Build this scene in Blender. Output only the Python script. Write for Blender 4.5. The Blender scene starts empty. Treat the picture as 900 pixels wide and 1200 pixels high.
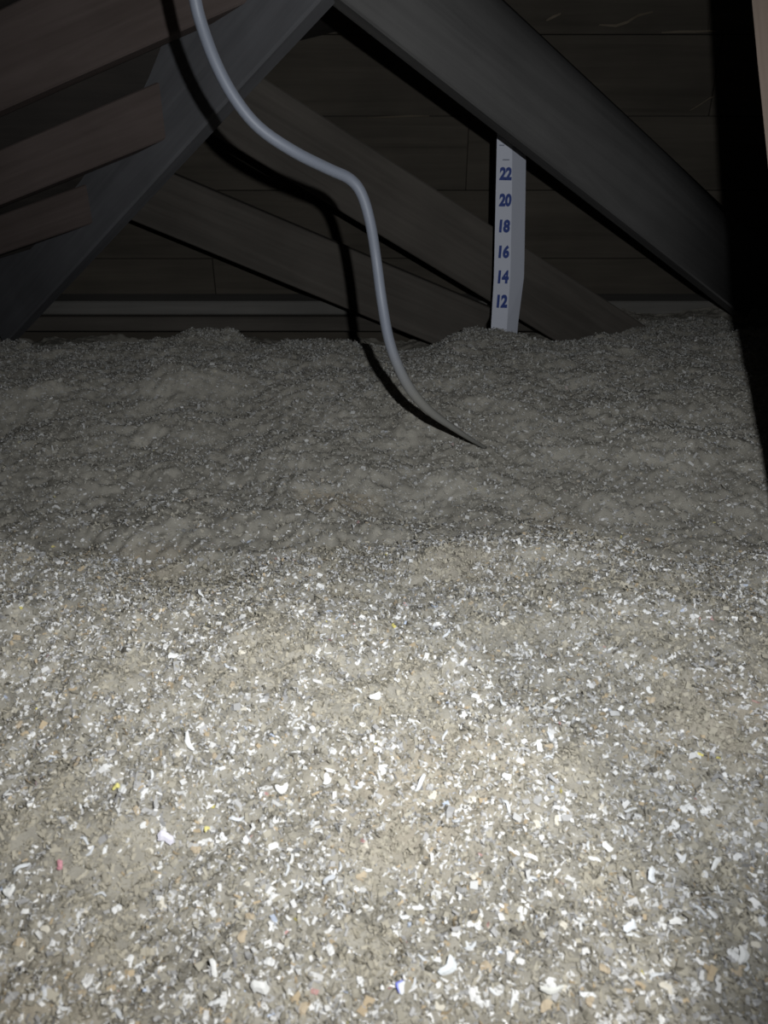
import bpy, bmesh, math, random
import numpy as np
from mathutils import Vector, Matrix

random.seed(7)
RNG = np.random.default_rng(11)
SC = bpy.context.scene
COL = SC.collection

# ------------------------------------------------------------------ camera
F_PX = 873.0                      # focal length in pixels of the 900x1200 frame
PITCH = math.radians(28.0)
CAM_Z = 0.43
cam_data = bpy.data.cameras.new('camera')
cam_data.sensor_fit = 'VERTICAL'
cam_data.sensor_height = 24.0
cam_data.lens = 24.0 * F_PX / 1200.0
cam_data.clip_start = 0.02
cam = bpy.data.objects.new('camera', cam_data)
COL.objects.link(cam)
cam.location = (0, 0, CAM_Z)
cam.rotation_euler = (math.radians(90) - PITCH, 0, 0)
SC.camera = cam
cam_data.dof.use_dof = True
cam_data.dof.focus_distance = 1.05
cam_data.dof.aperture_fstop = 8.0

# ------------------------------------------------------------------ world and lamps
world = bpy.data.worlds.new('attic_dark')
SC.world = world
world.use_nodes = True
world.node_tree.nodes['Background'].inputs[0].default_value = (0.8, 0.9, 1.0, 1)
world.node_tree.nodes['Background'].inputs[1].default_value = 0.006

CP, SP = math.cos(PITCH), math.sin(PITCH)
def ray(px, py):
    xc, u = (px - 450) / F_PX, (600 - py) / F_PX
    return Vector((xc, CP + SP * u, -SP + CP * u))
def at(px, py, t):
    """point at depth t along the view axis"""
    return Vector((0, 0, CAM_Z)) + ray(px, py) * t
def at_y(px, py, Y):
    r = ray(px, py)
    return Vector((0, 0, CAM_Z)) + r * (Y / r.y)

LAMP = Vector((0, 0, CAM_Z)) + Vector((0.065, 0, 0)) + Vector((0, SP, CP)) * 0.045
def spot(name, loc, target, energy, color, angle, blend, radius):
    d = bpy.data.lights.new(name, 'SPOT')
    d.energy = energy; d.color = color
    d.spot_size = math.radians(angle); d.spot_blend = blend
    d.shadow_soft_size = radius
    o = bpy.data.objects.new(name, d); COL.objects.link(o)
    o.location = loc
    o.rotation_euler = (Vector(target) - Vector(loc)).to_track_quat('-Z', 'Y').to_euler()
    return o
# the phone's flash (wide) and an added spot brightening the near insulation
spot('phone_flash', LAMP, at(450, 440, 1.4), 24.0, (0.94, 0.97, 1.0), 118, 1.0, 0.005)
spot('added_near_spot', LAMP + Vector((0.012, 0, 0.0)), at(250, 1180, 0.5), 7.2, (1.0, 0.985, 0.945), 60, 0.36, 0.006)

SC.view_settings.view_transform = 'Standard'
SC.view_settings.look = 'None'
SC.view_settings.exposure = 0.0
SC.view_settings.gamma = 1.0
SC.view_settings.use_curve_mapping = False

# ------------------------------------------------------------------ helpers
def mat(name, base, rough=0.85, spec=0.3):
    m = bpy.data.materials.new(name); m.use_nodes = True
    b = m.node_tree.nodes['Principled BSDF']
    b.inputs['Base Color'].default_value = (*base, 1)
    b.inputs['Roughness'].default_value = rough
    b.inputs['Specular IOR Level'].default_value = spec
    return m

def wood(name, c0, c1, scale=1.0, rough=0.85, bump=0.25):
    m = mat(name, c0, rough, 0.25)
    nt = m.node_tree; N = nt.nodes; L = nt.links
    b = N['Principled BSDF']
    tc = N.new('ShaderNodeTexCoord')
    info = N.new('ShaderNodeObjectInfo')
    off = N.new('ShaderNodeVectorMath'); off.operation = 'SCALE'
    off.inputs[0].default_value = (13.1, 7.7, 5.3)
    L.new(info.outputs['Random'], off.inputs['Scale'])
    add = N.new('ShaderNodeVectorMath'); add.operation = 'ADD'
    L.new(tc.outputs['Object'], add.inputs[0]); L.new(off.outputs[0], add.inputs[1])
    mp = N.new('ShaderNodeMapping'); mp.inputs['Scale'].default_value = (2.2 * scale, 45 * scale, 45 * scale)
    L.new(add.outputs[0], mp.inputs['Vector'])
    n1 = N.new('ShaderNodeTexNoise'); n1.inputs['Scale'].default_value = 1.0
    n1.inputs['Detail'].default_value = 6; n1.inputs['Roughness'].default_value = 0.62
    n1.inputs['Distortion'].default_value = 0.6
    L.new(mp.outputs[0], n1.inputs['Vector'])
    n2 = N.new('ShaderNodeTexNoise'); n2.inputs['Scale'].default_value = 5.0; n2.inputs['Detail'].default_value = 3
    L.new(add.outputs[0], n2.inputs['Vector'])
    mixf = N.new('ShaderNodeMath'); mixf.operation = 'MULTIPLY_ADD'
    mixf.inputs[1].default_value = 0.45
    L.new(n2.outputs['Fac'], mixf.inputs[0])
    half = N.new('ShaderNodeMath'); half.operation = 'MULTIPLY'; half.inputs[1].default_value = 0.6
    L.new(n1.outputs['Fac'], half.inputs[0]); L.new(half.outputs[0], mixf.inputs[2])
    cr = N.new('ShaderNodeValToRGB')
    cr.color_ramp.elements[0].position = 0.36; cr.color_ramp.elements[0].color = (*c0, 1)
    cr.color_ramp.elements[1].position = 0.72; cr.color_ramp.elements[1].color = (*c1, 1)
    L.new(mixf.outputs[0], cr.inputs[0]); L.new(cr.outputs[0], b.inputs['Base Color'])
    bp = N.new('ShaderNodeBump'); bp.inputs['Strength'].default_value = bump; bp.inputs['Distance'].default_value = 0.002
    L.new(n1.outputs['Fac'], bp.inputs['Height']); L.new(bp.outputs[0], b.inputs['Normal'])
    return m

def attr_mat(name, rough, spec=0.3, bump=0.0, bscale=900):
    m = mat(name, (0.4, 0.4, 0.4), rough, spec)
    nt = m.node_tree; b = nt.nodes['Principled BSDF']
    a = nt.nodes.new('ShaderNodeAttribute'); a.attribute_name = 'tint'
    nt.links.new(a.outputs['Color'], b.inputs['Base Color'])
    if bump:
        tc = nt.nodes.new('ShaderNodeTexCoord')
        n = nt.nodes.new('ShaderNodeTexNoise'); n.inputs['Scale'].default_value = bscale; n.inputs['Detail'].default_value = 4
        nt.links.new(tc.outputs['Object'], n.inputs['Vector'])
        bp = nt.nodes.new('ShaderNodeBump'); bp.inputs['Strength'].default_value = bump; bp.inputs['Distance'].default_value = 0.002
        nt.links.new(n.outputs['Fac'], bp.inputs['Height']); nt.links.new(bp.outputs[0], b.inputs['Normal'])
    return m

def link(name, me, m=None, parent=None):
    o = bpy.data.objects.new(name, me); COL.objects.link(o)
    if m and not me.materials: me.materials.append(m)
    if parent: o.parent = parent
    return o

def tag(o, label=None, cat=None, group=None, kind=None):
    if label: o['label'] = label
    if cat: o['category'] = cat
    if group: o['group'] = group
    if kind: o['kind'] = kind
    return o

def np_mesh(name, V, polys, tint=None, smooth=False):
    """V (n,3) array, polys (m,k) array"""
    me = bpy.data.meshes.new(name)
    m, k = polys.shape
    me.vertices.add(len(V)); me.vertices.foreach_set('co', np.ascontiguousarray(V, dtype=np.float32).ravel())
    me.loops.add(m * k); me.loops.foreach_set('vertex_index', np.ascontiguousarray(polys, dtype=np.int32).ravel())
    me.polygons.add(m)
    me.polygons.foreach_set('loop_start', np.arange(0, m * k, k, dtype=np.int32))
    me.polygons.foreach_set('use_smooth', np.full(m, smooth))
    me.update(calc_edges=True)
    if tint is not None:
        a = me.color_attributes.new('tint', 'FLOAT_COLOR', 'POINT')
        a.data.foreach_set('color', np.ascontiguousarray(np.c_[tint, np.ones(len(V))], dtype=np.float32).ravel())
    return me

def box_bm(sx, sy, sz, bevel=0.002, x0=0, y0=0, z0=0):
    """a box from (x0,y0,z0) to +size with slightly bevelled edges"""
    bm = bmesh.new()
    r = bmesh.ops.create_cube(bm, size=1)
    for v in bm.verts:
        v.co = ((v.co.x + .5) * sx + x0, (v.co.y + .5) * sy + y0, (v.co.z + .5) * sz + z0)
    if bevel:
        bmesh.ops.bevel(bm, geom=bm.edges[:], offset=bevel, segments=1, affect='EDGES')
    return bm

def bm_obj(name, bm, m, parent=None):
    me = bpy.data.meshes.new(name); bm.to_mesh(me); bm.free()
    return link(name, me, m, parent)

# ------------------------------------------------------------------ noise (numpy)
_T = np.random.default_rng(3).random((512, 512))
def vnoise(x, y):
    xi = np.floor(x).astype(int); yi = np.floor(y).astype(int)
    fx, fy = x - xi, y - yi
    fx = fx * fx * fx * (fx * (fx * 6 - 15) + 10); fy = fy * fy * fy * (fy * (fy * 6 - 15) + 10)
    g = lambda a, b: _T[a & 511, b & 511]
    return (g(xi, yi) * (1 - fx) + g(xi + 1, yi) * fx) * (1 - fy) + (g(xi, yi + 1) * (1 - fx) + g(xi + 1, yi + 1) * fx) * fy - 0.5
def rnoise(x, y, s, k):
    c, sn = math.cos(k * 1.7), math.sin(k * 1.7)
    return vnoise((x * c - y * sn) / s + 37.3 * k, (x * sn + y * c) / s + 91.1 * k)
def sstep(a, b, x):
    t = np.clip((x - a) / (b - a), 0, 1); return t * t * (3 - 2 * t)

def height(X, Y):
    """top of the blown-in insulation"""
    X = np.asarray(X, float); Y = np.asarray(Y, float)
    w = 0.05 * rnoise(X, Y, 0.16, 1)
    # near mound: rises to a crest, then drops a little behind it
    crest = 0.665 + 0.11 * rnoise(X, X * 0 + 3.3, 0.14, 2)
    near = 0.020 * sstep(0.25, 0.60, Y) - 0.045 * sstep(crest - 0.02, crest + 0.10, Y)
    c2 = 1.26 + 0.12 * rnoise(X, X * 0 + 8.1, 0.2, 3)
    left = sstep(0.0, -0.30, X)
    mid = 0.050 * (1 - 0.6 * left) * sstep(0.85, 1.22, Y) + 0.034 * left * sstep(c2 - 0.14, c2 - 0.02, Y)
    drop2 = -0.022 * left * sstep(c2, c2 + 0.06, Y)
    rise3 = (0.026 * left - 0.026 * sstep(0.16, 0.05, X)) * sstep(1.36, 1.50, Y) + 0.004 * sstep(1.36, 1.5, Y)
    c3 = 1.55 + 0.14 * rnoise(X, X * 0 + 5.5, 0.15, 4)
    back = -0.115 * sstep(c3, c3 + 0.10, Y) * (1 - 0.55 * sstep(0.40, 0.66, X))
    ruler = 0.060 * np.exp(-(((X - 0.265) / 0.085) ** 2 + ((Y - 1.66) / 0.085) ** 2) ** 1.5)
    ruler += -0.020 * np.exp(-(((X - 0.10) / 0.05) ** 2 + ((Y - 1.56) / 0.07) ** 2))
    right = 0.03 * sstep(0.30, 0.55, X) * sstep(1.12, 0.98, Y) * sstep(0.75, 0.9, Y)
    z = near + mid + drop2 + rise3 + back + ruler + right
    z = z + 0.026 * rnoise(X, Y, 0.11, 5) + 0.012 * rnoise(X, Y, 0.045, 6) + 0.0055 * rnoise(X, Y, 0.02, 7)
    z = z + 0.0065 * rnoise(X, Y, 0.010, 8) + 0.0032 * rnoise(X, Y, 0.005, 9)
    return z

# ------------------------------------------------------------------ materials
M_HIP = wood('grey_weathered_wood', (0.10, 0.10, 0.105), (0.17, 0.17, 0.18))
M_JACK = wood('red_brown_wood', (0.088, 0.068, 0.060), (0.15, 0.118, 0.108))
M_WEB = wood('grey_brown_wood', (0.078, 0.076, 0.074), (0.135, 0.131, 0.127))
M_WEB2 = wood('dim_brown_wood', (0.06, 0.053, 0.045), (0.115, 0.102, 0.088))
M_SILL = wood('pale_sill_wood', (0.12, 0.115, 0.105), (0.19, 0.18, 0.165))  # paler wood tone for the upper sill plate
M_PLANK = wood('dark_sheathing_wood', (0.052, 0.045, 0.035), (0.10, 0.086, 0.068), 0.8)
M_POST = wood('tan_pine', (0.34, 0.26, 0.21), (0.48, 0.385, 0.32))
M_RAW_LIT = wood('torn_wood_and_lit_edge', (0.17, 0.14, 0.10), (0.3, 0.25, 0.19))
M_PAPER = mat('marker_paper_white', (0.62, 0.64, 0.72), 0.6)
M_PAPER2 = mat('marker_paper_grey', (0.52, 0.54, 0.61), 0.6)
M_INK = mat('blue_ink', (0.03, 0.06, 0.25), 0.6)
M_GREYINK = mat('grey_ink', (0.25, 0.27, 0.33), 0.6)
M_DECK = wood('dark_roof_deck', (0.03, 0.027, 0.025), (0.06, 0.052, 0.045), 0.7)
M_SLAB = mat('ceiling_board', (0.3, 0.29, 0.27), 0.95)
M_FLUFF = attr_mat('grey_cellulose', 0.95, 0.1, 0.6)
M_BITS = attr_mat('shredded_paper', 0.8, 0.25)

# ------------------------------------------------------------------ setting
# gable wall sheathed with horizontal planks
WALL_Y = 2.10
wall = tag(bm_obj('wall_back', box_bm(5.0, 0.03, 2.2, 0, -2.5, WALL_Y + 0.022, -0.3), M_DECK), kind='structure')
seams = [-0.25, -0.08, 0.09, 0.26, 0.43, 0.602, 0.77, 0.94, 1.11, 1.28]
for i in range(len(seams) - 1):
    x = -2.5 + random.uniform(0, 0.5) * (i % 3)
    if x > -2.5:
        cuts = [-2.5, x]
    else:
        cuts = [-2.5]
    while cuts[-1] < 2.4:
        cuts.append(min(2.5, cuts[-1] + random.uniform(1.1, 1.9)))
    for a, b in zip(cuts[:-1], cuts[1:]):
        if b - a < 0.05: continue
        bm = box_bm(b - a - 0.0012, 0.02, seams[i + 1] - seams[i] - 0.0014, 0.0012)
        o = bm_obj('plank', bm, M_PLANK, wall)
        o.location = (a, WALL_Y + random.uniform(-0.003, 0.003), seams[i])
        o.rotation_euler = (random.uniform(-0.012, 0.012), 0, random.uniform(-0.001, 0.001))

# torn slivers of bare wood; first two strips paint light on plank edges
def splinter_and_lit_edge(pts, w, name='splinter_and_lit_edge'):
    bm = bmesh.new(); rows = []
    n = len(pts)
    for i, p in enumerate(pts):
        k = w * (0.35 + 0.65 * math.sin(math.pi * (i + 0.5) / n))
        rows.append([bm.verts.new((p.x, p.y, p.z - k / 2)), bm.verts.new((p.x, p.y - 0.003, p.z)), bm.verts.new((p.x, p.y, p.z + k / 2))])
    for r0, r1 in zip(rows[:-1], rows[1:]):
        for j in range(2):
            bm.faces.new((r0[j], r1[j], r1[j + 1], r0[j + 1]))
    return bm_obj(name, bm, M_RAW_LIT, wall)
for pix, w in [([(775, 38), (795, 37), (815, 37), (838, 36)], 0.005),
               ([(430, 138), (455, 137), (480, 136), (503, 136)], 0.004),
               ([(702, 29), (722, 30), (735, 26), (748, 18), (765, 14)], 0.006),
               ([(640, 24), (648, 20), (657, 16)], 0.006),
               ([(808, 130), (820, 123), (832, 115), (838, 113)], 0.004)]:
    splinter_and_lit_edge([at_y(px, py, WALL_Y - 0.005) for px, py in pix], w)

# sill plate at the foot of the gable wall
tag(bm_obj('trim_1', box_bm(5.0, 0.10, 0.036, 0.004, -2.5, WALL_Y - 0.105, -0.038), M_SILL), kind='structure')
tag(bm_obj('trim_2', box_bm(5.0, 0.115, 0.038, 0.004, -2.5, WALL_Y - 0.12, -0.078), M_WEB2), kind='structure')
# ceiling boards of the room below, under the insulation
tag(bm_obj('floor', box_bm(5.0, 3.6, 0.012, 0, -2.5, -1.4, -0.30), M_SLAB), kind='structure')

# ------------------------------------------------------------------ roof timbers
def board(name, m, p0, p1, h, th, label, side=1, ext=(0, 0), up_hint=Vector((0, 0, 1)), bevel=0.0025, wane=False):
    """p0-p1: the lower visible corner line; h upwards, th away from the camera (side=1) or towards"""
    ax = (p1 - p0).normalized()
    p0 = p0 - ax * ext[0]; p1 = p1 + ax * ext[1]
    up = (up_hint - ax * ax.dot(up_hint)).normalized()
    yv = up.cross(ax)                      # right-handed: x=ax, y=yv, z=up
    L = (p1 - p0).length
    if wane:                       # front face rolls back towards the upper edge, as on a board sawn next to the bark
        prof = [(0.003, 0), (0, 0.003), (0, h * .38), (.003, h * .52), (.010, h * .66), (.022, h * .80), (.040, h * .92), (.062, h), (.070, h), (.070, h * .8), (th, h * .5), (th, 0)]
        bm = bmesh.new()
        lo = [bm.verts.new((0, y, z)) for y, z in prof]; hi = [bm.verts.new((L, y, z)) for y, z in prof]
        bm.faces.new(lo); bm.faces.new(hi[::-1])
        for k in range(len(prof)):
            f = bm.faces.new((lo[k], hi[k], hi[(k + 1) % len(prof)], lo[(k + 1) % len(prof)])); f.smooth = 1 <= k <= 6
        bmesh.ops.recalc_face_normals(bm, faces=bm.faces[:])
    else:
        bm = box_bm(L, th, h, bevel, 0, 0 if side > 0 else -th, 0)
    # light saw wobble along the length so that edges are not dead straight
    bmesh.ops.bisect_plane(bm, geom=bm.verts[:] + bm.edges[:] + bm.faces[:], plane_co=(L * .33, 0, 0), plane_no=(1, 0, 0))
    bmesh.ops.bisect_plane(bm, geom=bm.verts[:] + bm.edges[:] + bm.faces[:], plane_co=(L * .66, 0, 0), plane_no=(1, 0, 0))
    for v in bm.verts:
        if abs(v.co.x - L * .33) < 1e-4: v.co.y += 0.0015
        if abs(v.co.x - L * .66) < 1e-4: v.co.y -= 0.0012
    o = bm_obj(name, bm, m)
    R = Matrix((ax, yv, up)).transposed().to_4x4()
    o.matrix_world = Matrix.Translation(p0) @ R
    return tag(o, label, 'beam')

# the long diagonal rafter, upper middle to lower left (seen: left face and narrow lower edge)
H0, H1 = at(95, 305, 1.62), at(375, 0, 1.05)
hip_ax = (H1 - H0).normalized()
hip_n = hip_ax.cross(Vector((0, 0, 1))).normalized()
def on_hip(px, py, gap=0.0015):
    """where the sight line of a pixel meets the left face of the diagonal rafter"""
    r = ray(px, py); o = Vector((0, 0, CAM_Z))
    t = (H0 - o).dot(hip_n) / r.dot(hip_n)
    return o + r * t, t
board('hip_rafter', M_HIP, H0, H1, 0.17, 0.038,
      'grey diagonal rafter with pale lower edge, sloping from top centre down to the far left', side=1, ext=(0.50, 0.22), bevel=0.004)
# three red-brown rafters that die into its left face
def jack(left, right, ratio, h, ext, label):
    p1, t = on_hip(*right)
    p0 = at(*left, t * ratio)
    o = board('jack_rafter', M_JACK, p0, p1, h, 0.038, label, side=1, ext=ext)
    # cheek cut: slide the end vertices along the rafter until they lie on the diagonal's face
    mw = o.matrix_basis; ax = (p1 - p0).normalized(); L = max(v.co.x for v in o.data.vertices)
    for v in o.data.vertices:
        if v.co.x > L - 0.02:
            w = mw @ v.co
            k = (H0 - w).dot(hip_n) / ax.dot(hip_n)
            v.co.x += k - 0.003
    return o
JACKS = []
def deck_row(o):
    L = max(v.co.x for v in o.data.vertices); h = max(v.co.z for v in o.data.vertices)
    return [o.matrix_basis @ Vector((x, 0.019, h + 0.001)) for x in (-0.5, L * 0.5, L)]
JACKS.append(jack((0, 130), (292, 1), 1.13, 0.125, (0.5, 0.0), 'large red-brown rafter across the top left corner, nearest and brightest of three'))
JACKS.append(jack((0, 240), (196, 162), 1.10, 0.085, (0.5, 0.0), 'middle red-brown rafter on the left, its end against the grey diagonal rafter'))
JACKS.append(jack((0, 298), (110, 261), 1.06, 0.072, (0.4, 0.0), 'lowest and shortest red-brown rafter on the left, farthest back of three'))
# boards that fall away to the right behind the rafter
board('roof_brace', M_WEB, at(408, 6, 1.06), at(846, 351, 1.72), 0.18, 0.038,
      'wide grey brace sloping down to the right above the white depth marker', side=1, ext=(0.2, 0.12), wane=True)
board('roof_brace', M_WEB2, at(262, 165, 1.50), at(572, 352, 1.74), 0.14, 0.03,
      'dim brace in the middle distance sloping down to the right behind the grey cable', side=1, ext=(0.12, 0.42))
board('roof_brace', M_WEB2, at(163, 262, 1.70), at(370, 347, 1.76), 0.13, 0.03,
      'farthest and shortest brace, low on the left near the back wall', side=1, ext=(0.12, 0.40))
# near leaning post at the right edge
board('leaning_post', M_POST, at(921, 430, 0.62), at(880, 0, 0.70), 0.14, 0.038,
      'tan wooden post close to the camera at the upper right edge', side=1, ext=(0.42, 0.3), up_hint=Vector((1, 0, 0)))

# ------------------------------------------------------------------ insulation
NX, NY = 640, 600
s = np.linspace(-1, 1, NX)
yy = -0.25 + (WALL_Y - 0.10 + 0.25) * (np.linspace(0, 1, NY) ** 1.35)
Yg = np.repeat(yy[:, None], NX, 1)
Xg = s[None, :] * (0.55 + 0.6 * np.maximum(Yg, 0))
Zg = height(Xg, Yg)
V = np.stack([Xg, Yg, Zg], -1).reshape(-1, 3)
ii = (np.arange(NY - 1)[:, None] * NX + np.arange(NX - 1)[None, :]).ravel()
polys = np.stack([ii, ii + 1, ii + 1 + NX, ii + NX], -1)
n_a = rnoise(V[:, 0], V[:, 1], 0.05, 21); n_b = rnoise(V[:, 0], V[:, 1], 0.006, 22); n_c = rnoise(V[:, 0], V[:, 1], 0.13, 23)
fluff = np.array([0.34, 0.32, 0.275])[None, :] * (1 + 0.25 * n_a + 0.35 * n_b)[:, None]
tan = np.clip(n_c * 2.2 + 0.1 - 0.4, 0, 1)[:, None] * (V[:, 1] < 0.9)[:, None]
fluff = fluff * (1 - tan) + np.array([0.42, 0.365, 0.28]) * tan
ins = link('loose_insulation', np_mesh('loose_insulation', V, polys, np.clip(fluff, 0.02, 1), True), M_FLUFF)
tag(ins, 'grey-brown loose-fill cellulose insulation heaped over the whole attic floor', 'insulation', kind='stuff')

def hnormal(X, Y, e=0.006):
    dx = (height(X + e, Y) - height(X - e, Y)) / (2 * e)
    dy = (height(X, Y + e) - height(X, Y - e)) / (2 * e)
    n = np.stack([-dx, -dy, np.ones_like(dx)], -1)
    return n / np.linalg.norm(n, axis=1)[:, None]

# shredded paper: too many to count
NF = 370000
Yf = np.sqrt(RNG.random(NF) * (1.9 ** 2 - 0.12 ** 2) + 0.12 ** 2)
near_n = int(NF * 0.34)
Yf[:near_n] = RNG.uniform(0.12, 0.75, near_n)
Xf = RNG.uniform(-1, 1, NF) * (0.27 + 0.62 * Yf)
Zf = height(Xf, Yf)
nrm = hnormal(Xf, Yf)
nrm = nrm + RNG.normal(0, 0.62, (NF, 3)); nrm[:, 2] = np.abs(nrm[:, 2]); nrm /= np.linalg.norm(nrm, axis=1)[:, None]
ang = RNG.uniform(0, 2 * np.pi, NF)
d = np.stack([np.cos(ang), np.sin(ang), np.zeros(NF)], -1)
d -= nrm * np.sum(d * nrm, 1)[:, None]; d /= np.linalg.norm(d, axis=1)[:, None]
e = np.cross(nrm, d)
Lf = np.clip(np.exp(RNG.normal(math.log(0.0035), 0.40, NF)), 0.0013, 0.010)
Wf = Lf * RNG.uniform(0.25, 0.75, NF)
bend = Lf * RNG.normal(0, 0.28, NF)
P = np.stack([Xf, Yf, Zf + RNG.uniform(-0.0004, 0.0030, NF)], -1)
verts = np.zeros((NF, 6, 3))
for k, (tt, ww) in enumerate([(-.5, .5), (-.5, -.5), (0, .5), (0, -.5), (.5, .5), (.5, -.5)]):
    jl = RNG.uniform(0.65, 1.1, NF); jw = RNG.uniform(0.4, 1.05, NF)
    lift = bend if tt == 0 else 0
    verts[:, k] = P + d * (tt * Lf * jl)[:, None] + e * (ww * Wf * jw)[:, None] + nrm * np.asarray(lift * np.ones(NF))[:, None]
lump = rnoise(Xf, Yf, 0.05, 31) + 0.5 * rnoise(Xf, Yf, 0.016, 32)
bare = (lump > 0.26) & (RNG.random(NF) < 0.85)
base = (np.arange(NF) * 6)[:, None]
quads = np.concatenate([base + np.array([[0, 1, 3, 2]]), base + np.array([[2, 3, 5, 4]])], 0)
cls = RNG.random(NF)
pal = np.array([0.36, 0.335, 0.275])[None, :] * RNG.uniform(0.65, 1.25, NF)[:, None]
def setc(lo, hi, c, lo_m=0.8, hi_m=1.15):
    global pal
    mk = (cls >= lo) & (cls < hi)
    pal[mk] = np.array(c)[None, :] * RNG.uniform(lo_m, hi_m, mk.sum())[:, None]
setc(0.50, 0.70, (0.42, 0.415, 0.41))
wh_lo = 0.665
setc(wh_lo, 0.925, (0.74, 0.735, 0.72))
setc(0.925, 0.960, (0.46, 0.37, 0.25))
setc(0.975, 0.988, (0.13, 0.12, 0.10))
setc(0.992, 0.9945, (0.52, 0.58, 0.70))
setc(0.996, 0.997, (0.50, 0.30, 0.28))
setc(0.998, 0.9986, (0.62, 0.55, 0.18))
# farther off the flake tints blend towards an even grey
far_grey = (sstep(0.70, 0.95, Yf) * 0.56 + sstep(1.0, 1.4, Yf) * 0.24)[:, None]
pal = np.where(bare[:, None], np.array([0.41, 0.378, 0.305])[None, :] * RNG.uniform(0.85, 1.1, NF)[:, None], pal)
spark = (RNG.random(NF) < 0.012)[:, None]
far_grey = np.where(spark, 0, far_grey)
pal = pal * (1 - far_grey) + np.array([0.325, 0.322, 0.305]) * far_grey
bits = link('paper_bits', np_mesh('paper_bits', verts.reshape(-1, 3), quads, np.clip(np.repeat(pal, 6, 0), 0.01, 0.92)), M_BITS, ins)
tag(bits, 'countless shredded white, grey and tan paper bits', kind='stuff')

# scraps large enough to tell apart
def scrap_mesh(name, L, W, curl, wob, color, color2=None, seed=0, thick=0.0004):
    r = random.Random(seed); n = 6
    bm = bmesh.new(); lay = bm.verts.layers.float_color.new('tint')
    rows = []
    for i in range(n):
        t = i / (n - 1) - 0.5
        k = W * (1 - (abs(t) * 1.7) ** 3 * 0.75) * r.uniform(0.8, 1.15)
        sx = wob * math.sin(t * 5 + seed) * W
        z = curl * L * (0.25 - t * t) * 1.6 + r.uniform(-1, 1) * 0.0003
        row = []
        for jj in (-0.5, 0, 0.5):
            v = bm.verts.new((t * L + r.uniform(-1, 1) * L * 0.03, sx + jj * k, z + (0.12 * W if jj == 0 else 0)))
            c = color if (color2 is None or jj < 0.2) else color2
            v[lay] = (*c, 1); row.append(v)
        rows.append(row)
    for r0, r1 in zip(rows[:-1], rows[1:]):
        for j in range(2):
            bm.faces.new((r0[j], r1[j], r1[j + 1], r0[j + 1]))
    bm.normal_update()
    bmesh.ops.solidify(bm, geom=bm.faces[:], thickness=thick)
    me = bpy.data.meshes.new(name); bm.to_mesh(me); bm.free(); me.materials.append(M_BITS)
    return me

def ground_hit(px, py):
    r = ray(px, py); o = Vector((0, 0, CAM_Z)); t = 0.25
    while t < 2.2:
        p = o + r * t
        if p.z < float(height(p.x, p.y)): return p
        t += 0.001
    return o + r * t

def settle(o, p, ang, tilt=0.35, lift=0.002, face=0.35, rs=random):
    n = Vector(hnormal(np.array([p.x]), np.array([p.y]), 0.008)[0])
    n = (n + Vector((rs.gauss(0, tilt * .5), -face + rs.gauss(0, tilt * .4), 0))).normalized()
    dx = Vector((math.cos(ang), math.sin(ang), 0)); dx = (dx - n * dx.dot(n)).normalized()
    dy = n.cross(dx)
    o.matrix_world = Matrix.Translation(Vector((p.x, p.y, float(height(p.x, p.y)) + lift))) @ Matrix((dx, dy, n)).transposed().to_4x4()

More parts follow.
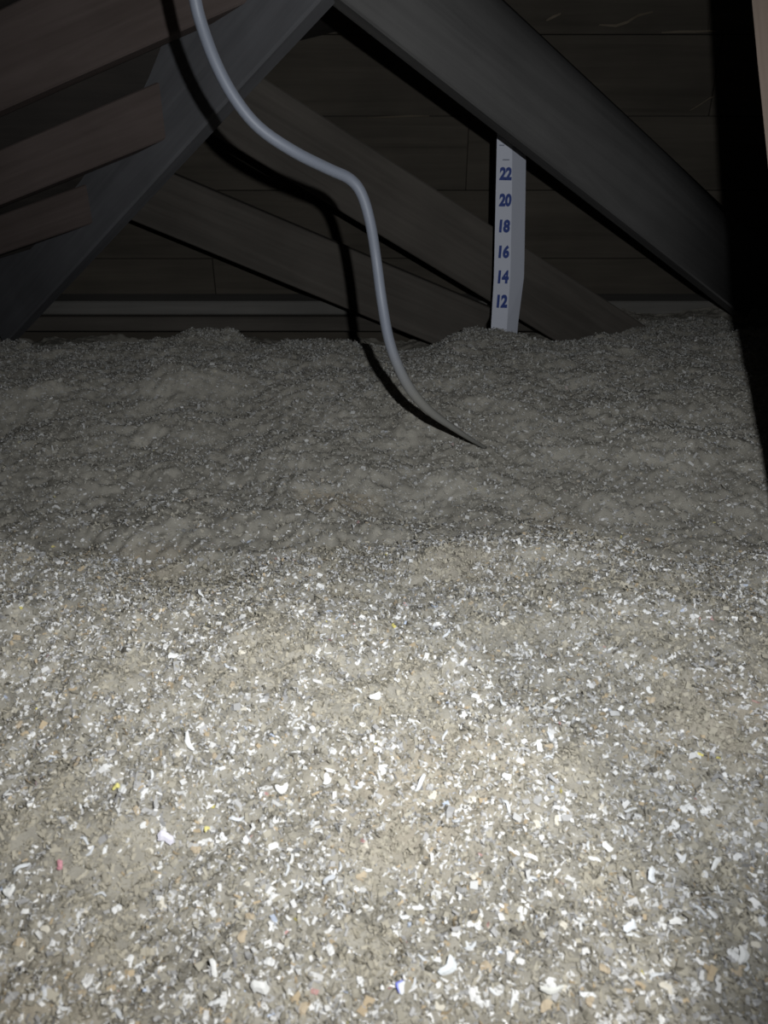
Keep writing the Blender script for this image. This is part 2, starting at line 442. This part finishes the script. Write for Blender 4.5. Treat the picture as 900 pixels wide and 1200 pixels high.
WHITE = (0.80, 0.80, 0.78)
special = [
    ('paper_scrap', (470, 1165), 0.0075, 0.0055, 0.2, 1.3, (0.78, 0.80, 0.82), (0.02, 0.06, 0.62), 'small bright blue and white paper scrap near the bottom edge, right of centre'),
    ('paper_scrap', (223, 876), 0.0175, 0.0042, 0.35, 1.9, WHITE, None, 'long curled white paper strip lying upright, left of centre in the lit area'),
    ('paper_scrap', (204, 776), 0.0095, 0.0062, 0.15, 0.6, WHITE, None, 'plump white oval paper flake, far left of the lit area, above the curled strip'),
    ('paper_scrap', (440, 823), 0.0105, 0.0060, 0.1, 0.7, WHITE, None, 'broad white paper flake alone in the middle of the lit area'),
    ('paper_scrap', (14, 1052), 0.0090, 0.0055, 0.1, 0.5, (0.86, 0.86, 0.84), None, 'bright white oval paper flake at the left edge of the picture'),
    ('paper_scrap', (73, 1022), 0.0065, 0.0045, 0.2, 1.2, (0.62, 0.30, 0.34), None, 'small pinkish red paper scrap near the left edge'),
    ('paper_scrap', (138, 930), 0.0065, 0.0040, 0.2, 0.2, (0.72, 0.66, 0.24), None, 'small pale yellow paper scrap, larger and higher of the two yellow ones'),
    ('paper_scrap', (244, 980), 0.0045, 0.0036, 0.2, 0.9, (0.70, 0.64, 0.26), None, 'tiny yellow paper scrap, lower and smaller of the two yellow ones'),
    ('paper_scrap', (196, 990), 0.0120, 0.0090, 0.25, 0.1, (0.74, 0.72, 0.80), None, 'large lavender white crumpled paper scrap in the lower left'),
    ('paper_scrap', (252, 1142), 0.0115, 0.0036, 0.3, 2.0, WHITE, None, 'narrow bent white paper strip standing up near the bottom left'),
    ('paper_scrap', (331, 931), 0.0105, 0.0075, 0.1, 0.3, WHITE, None, 'squarish white paper flake left of the oval flake in the centre'),
    ('paper_scrap', (383, 921), 0.0088, 0.0055, 0.15, 1.2, (0.86, 0.86, 0.84), None, 'bright white oval paper flake near the centre of the lit area'),
    ('paper_scrap', (492, 925), 0.0150, 0.0036, 0.45, 1.3, (0.72, 0.74, 0.76), None, 'long pale grey curled paper strip right of the centre'),
    ('paper_scrap', (836, 1020), 0.0130, 0.0040, 0.3, 0.9, WHITE, None, 'long white paper strip near the right edge of the lit area'),
    ('paper_scrap', (762, 1034), 0.0095, 0.0062, 0.1, 1.9, (0.78, 0.80, 0.82), None, 'white leaf-shaped paper scrap in the lower right'),
    ('paper_scrap', (736, 1093), 0.0105, 0.0055, 0.2, 1.1, (0.74, 0.77, 0.80), None, 'bluish white pointed paper scrap below the leaf-shaped one at lower right'),
    ('paper_scrap', (866, 1128), 0.0110, 0.0060, 0.3, 1.5, WHITE, None, 'ragged white paper scrap low near the right edge'),
    ('paper_scrap', (789, 1089), 0.0085, 0.0040, 0.1, 2.9, (0.84, 0.83, 0.80), None, 'short white paper strip lying flat at lower right'),
    ('paper_scrap', (710, 1000), 0.0080, 0.0055, 0.1, 1.9, WHITE, None, 'white rhombic paper flake in the lit area right of centre'),
    ('paper_scrap', (236, 702), 0.0120, 0.0030, 0.3, 2.1, (0.78, 0.79, 0.80), None, 'thin white paper strip at the dim upper edge of the lit area, left'),
    ('paper_scrap', (386, 1038), 0.0100, 0.0036, 0.5, 0.8, (0.55, 0.57, 0.60), None, 'grey crescent of curled paper in the middle of the lit area'),
    ('paper_scrap', (306, 1165), 0.0105, 0.0085, 0.2, 0.8, (0.78, 0.78, 0.76), None, 'large white crumpled paper scrap at the bottom edge, left of the blue one'),
    ('paper_scrap', (524, 1140), 0.0130, 0.0075, 0.35, 1.2, (0.70, 0.73, 0.75), None, 'large pale folded paper scrap at the bottom, right of the blue one'),
    ('paper_scrap', (645, 1168), 0.0150, 0.0040, 0.3, 0.1, (0.70, 0.70, 0.66), None, 'long cream paper strip lying level at the bottom right'),
]
for i, (nm, (px, py), L, W, curl, ang, c, c2, lab) in enumerate(special):
    p = ground_hit(px, py)
    o = link(nm, scrap_mesh(nm, L * .86, W * .86, curl, 0.25, c, c2, i + 1))
    settle(o, p, ang, tilt=0.15, lift=0.0065, face=0.8)
    tag(o, lab, 'paper scrap')

def kinds(nm, k0, L, W, curl, wob, c, n=4):
    return [scrap_mesh(nm, L * (0.60 + 0.10 * k), W * (0.66 + 0.07 * k), curl, wob, tuple(v * (0.95 + 0.03 * k) for v in c), None, k0 + k) for k in range(n)]
variants = [
    ('white_flake', kinds('white_flake', 50, .0078, .0052, .10, .1, (.76, .76, .75)), 75, 'small roundish white paper flake lying loose on the insulation', 'roundish white paper flakes on the insulation'),
    ('white_strip', kinds('white_strip', 60, .0100, .0028, .15, .2, (.76, .77, .77)), 60, 'short straight white paper strip lying loose on the insulation', 'short white paper strips on the insulation'),
    ('curled_strip', kinds('curled_strip', 70, .0115, .0026, .50, .5, (.66, .68, .70)), 40, 'narrow curled light grey paper strip lying loose on the insulation', 'curled grey paper strips on the insulation'),
    ('cream_flake', kinds('cream_flake', 80, .0080, .0050, .2, .2, (.66, .62, .53)), 40, 'small cream paper flake lying loose on the insulation', 'cream paper flakes on the insulation'),
    ('tan_flake', kinds('tan_flake', 90, .0088, .0056, .2, .2, (.48, .40, .29)), 30, 'dull tan cardboard flake lying loose on the insulation', 'tan cardboard flakes on the insulation')]
rs = random.Random(5)
for nm, meshes, count, lab, grp in variants:
    for k in range(count):
        px, py = rs.uniform(5, 895), 700 + 495 * rs.random() ** 0.8
        if px > 600 and py < 850 and rs.random() < 0.6: py += 250
        p = ground_hit(px, py)
        o = bpy.data.objects.new(nm, rs.choice(meshes)); COL.objects.link(o)
        settle(o, p, rs.uniform(0, 6.28), tilt=0.5, lift=rs.uniform(0.001, 0.003), face=0.35, rs=rs)
        tag(o, lab, 'paper scrap', grp)

# ------------------------------------------------------------------ depth marker
RY = 1.64
def rp(px, py, dy=0.0):
    return at_y(px, py, RY + dy)
root = bpy.data.objects.new('depth_marker', None); COL.objects.link(root)
root.location = rp(592, 400)
tag(root, 'white paper depth marker strip with blue numbers 12 to 22 standing in the insulation', 'depth marker')
rows = [(583.3, 600.8, 617.5, 138), (582.3, 600.4, 616.6, 165), (581, 600, 615.8, 225), (579.4, 598.6, 614.6, 300), (578.8, 598, 614, 325),
        (575.9, 594.5, 607.5, 376), (574.5, 593, 605, 402)]
def strip(name, cols, m):
    bm = bmesh.new(); vr = []
    for r in rows:
        vr.append([bm.verts.new(rp(r[c], r[3], 0.0 if c < 2 else 0.016) - root.location) for c in cols])
    for a, b in zip(vr[:-1], vr[1:]):
        bm.faces.new((b[0], b[1], a[1], a[0]))
    bm.normal_update()
    bmesh.ops.solidify(bm, geom=bm.faces[:], thickness=0.0008)
    return bm_obj(name, bm, m, root)
strip('printed_half', (0, 1), M_PAPER)
tag(strip('folded_half', (1, 2), M_PAPER2), 'plain greyer half folded back')
deps = None
def text_part(txt, px, py, h_px, wscale, m, name, bold=0.055):
    cu = bpy.data.curves.new('txt', 'FONT'); cu.body = txt
    cu.align_x = 'CENTER'; cu.align_y = 'CENTER'; cu.offset = bold; cu.extrude = 0.004
    cu.size = 1.0; cu.resolution_u = 3; cu.space_character = 0.98
    ob = bpy.data.objects.new('txt', cu); COL.objects.link(ob)
    dg = bpy.context.evaluated_depsgraph_get()
    me = bpy.data.meshes.new_from_object(ob.evaluated_get(dg))
    bpy.data.objects.remove(ob); me.name = name
    xs = [v.co.x for v in me.vertices]; ys = [v.co.y for v in me.vertices]
    cx, cy = (min(xs) + max(xs)) / 2, (min(ys) + max(ys)) / 2
    H = (rp(px, py - h_px / 2) - rp(px, py + h_px / 2)).length
    W = (rp(px + wscale / 2, py) - rp(px - wscale / 2, py)).length
    sy = H / (max(ys) - min(ys)); sx = W / (max(xs) - min(xs))
    for v in me.vertices:
        v.co = ((v.co.x - cx) * sx, (v.co.y - cy) * sy, v.co.z * sy * 0.5)
    o = link(name, me, m, root)
    o.location = rp(px, py, -0.0012) - root.location
    o.rotation_euler = (math.radians(90), math.radians(1.0), 0)
    return o
for n, px, py in [(22, 592.8, 203.5), (20, 592.3, 234.5), (18, 591.5, 265), (16, 590.8, 295), (14, 590, 324.5), (12, 588.6, 353)]:
    text_part(str(n), px, py, 15.5, 14.5 if n >= 20 else 12.5, M_INK, 'numeral')
def dash(px0, px1, py, m=M_GREYINK):
    a, b = rp(px0, py, -0.001), rp(px1, py, -0.001)
    bm = box_bm((b - a).length, 0.0008, 0.0022, 0)
    o = bm_obj('printed_mark', bm, m, root); o.location = a - root.location
dash(589, 597, 188); dash(585, 591, 171)

# ------------------------------------------------------------------ cable
path = [(150, -560, 0.60, 7.6), (172, -380, 0.635, 7.6), (196, -200, 0.665, 7.6), (218, -60, 0.70, 7.6), (226, -15, 0.72, 7.6), (234, 22, 0.735, 7.5), (252, 72, 0.75, 7.3), (275, 115, 0.765, 7.2), (304, 150, 0.78, 7.0), (345, 178, 0.80, 6.8),
        (385, 198, 0.825, 6.6), (410, 210, 0.84, 6.6), (424, 228, 0.85, 6.5), (434, 262, 0.865, 6.3), (441, 305, 0.885, 6.2), (447, 350, 0.895, 6.2), (455, 395, 0.91, 6.2),
        (466, 428, 0.92, 6.2), (482, 458, 0.935, 6.2), (504, 482, 0.955, 5.2), (532, 502, 0.985, 3.6), (552, 515, 1.01, 2.6), (569, 525, 1.04, 1.8)]
def cat(P, i, t):
    p0, p1, p2, p3 = P[max(i - 1, 0)], P[i], P[i + 1], P[min(i + 2, len(P) - 1)]
    return 0.5 * ((2 * p1) + (p2 - p0) * t + (2 * p0 - 5 * p1 + 4 * p2 - p3) * t * t + (3 * p1 - p0 - 3 * p2 + p3) * t ** 3)
end = ground_hit(569, 525)
shift_end = (end - at(569, 525, 1.07)).length
pts = []
for k, (px, py, t, r) in enumerate(path):
    pts.append(np.array([*at(px, py, t), r / F_PX * t]))
# land the tip on the insulation
tip_t = (end.y) / ray(569, 525).y
for k in range(16, len(path)):
    f = ((k - 15) / (len(path) - 16)) ** 1.5
    px, py, t, r = path[k]; t2 = t + (tip_t - 1.04) * f
    pts[k] = np.array([*at(px, py, t2), r / F_PX * t2])
curve = []
for i in range(len(pts) - 1):
    for j in range(5):
        curve.append(cat(pts, i, j / 5))
curve.append(pts[-1])
bm = bmesh.new(); lay = bm.verts.layers.float_color.new('tint')
NS = 12; rings = []; prev = Vector((1, 0, 0))
for i, c in enumerate(curve):
    p = Vector(c[:3]); q = Vector(curve[min(i + 1, len(curve) - 1)][:3]) - Vector(curve[max(i - 1, 0)][:3]); q.normalize()
    a = (prev - q * prev.dot(q)).normalized(); prev = a; b = q.cross(a)
    f = i / (len(curve) - 1)
    dusty = min(1, max(0, (f - 0.72) / 0.11))
    ring = []
    for k in range(NS):
        th = 2 * math.pi * k / NS
        v = bm.verts.new(p + (a * math.cos(th) + b * math.sin(th)) * c[3])
        c0 = np.array([0.165, 0.18, 0.215]) if k % 6 else np.array([0.30, 0.32, 0.37])
        cc = c0 * (1 - dusty) + np.array([0.215, 0.21, 0.192]) * dusty
        v[lay] = (*cc, 1); ring.append(v)
    rings.append(ring)
for r0, r1 in zip(rings[:-1], rings[1:]):
    for k in range(NS):
        f = bm.faces.new((r0[k], r0[(k + 1) % NS], r1[(k + 1) % NS], r1[k])); f.smooth = True
bm.faces.new(rings[0][::-1]); bm.faces.new(rings[-1])
M_CABLE = attr_mat('grey_cable_jacket', 0.5, 0.4)
tag(bm_obj('cable', bm, M_CABLE), 'grey cable hanging from the top left and curving down into the insulation', 'cable')

# ------------------------------------------------------------------ roof deck above the left rafters
def quad_slab(name, pts4, th, m):
    bm = bmesh.new(); lo = [bm.verts.new(p) for p in pts4]; hi = [bm.verts.new(p + Vector((0, 0, th))) for p in pts4]
    bm.faces.new(lo); bm.faces.new(hi[::-1])
    for k in range(4): bm.faces.new((lo[k], hi[k], hi[(k + 1) % 4], lo[(k + 1) % 4]))
    bmesh.ops.recalc_face_normals(bm, faces=bm.faces[:])
    return tag(bm_obj(name, bm, m), kind='structure')
# boarding nailed on top of the three red-brown rafters
rows_d = [deck_row(o) for o in JACKS]
first = [p + Vector((0.16, -0.42, 0.18)) for p in rows_d[0]]
last = [p + (p - q) * 0.8 for p, q in zip(rows_d[2], rows_d[1])]
for p in last: p.y = min(p.y, WALL_Y - 0.01)
bm = bmesh.new()
rr = [[bm.verts.new(p) for p in r] for r in [first] + rows_d + [last]]
for a, b in zip(rr[:-1], rr[1:]):
    for k in range(2): bm.faces.new((a[k], b[k], b[k + 1], a[k + 1]))
bm.normal_update()
ext_g = bmesh.ops.extrude_face_region(bm, geom=bm.faces[:])
for v in ext_g['geom']:
    if isinstance(v, bmesh.types.BMVert): v.co.z += 0.018
bmesh.ops.recalc_face_normals(bm, faces=bm.faces[:])
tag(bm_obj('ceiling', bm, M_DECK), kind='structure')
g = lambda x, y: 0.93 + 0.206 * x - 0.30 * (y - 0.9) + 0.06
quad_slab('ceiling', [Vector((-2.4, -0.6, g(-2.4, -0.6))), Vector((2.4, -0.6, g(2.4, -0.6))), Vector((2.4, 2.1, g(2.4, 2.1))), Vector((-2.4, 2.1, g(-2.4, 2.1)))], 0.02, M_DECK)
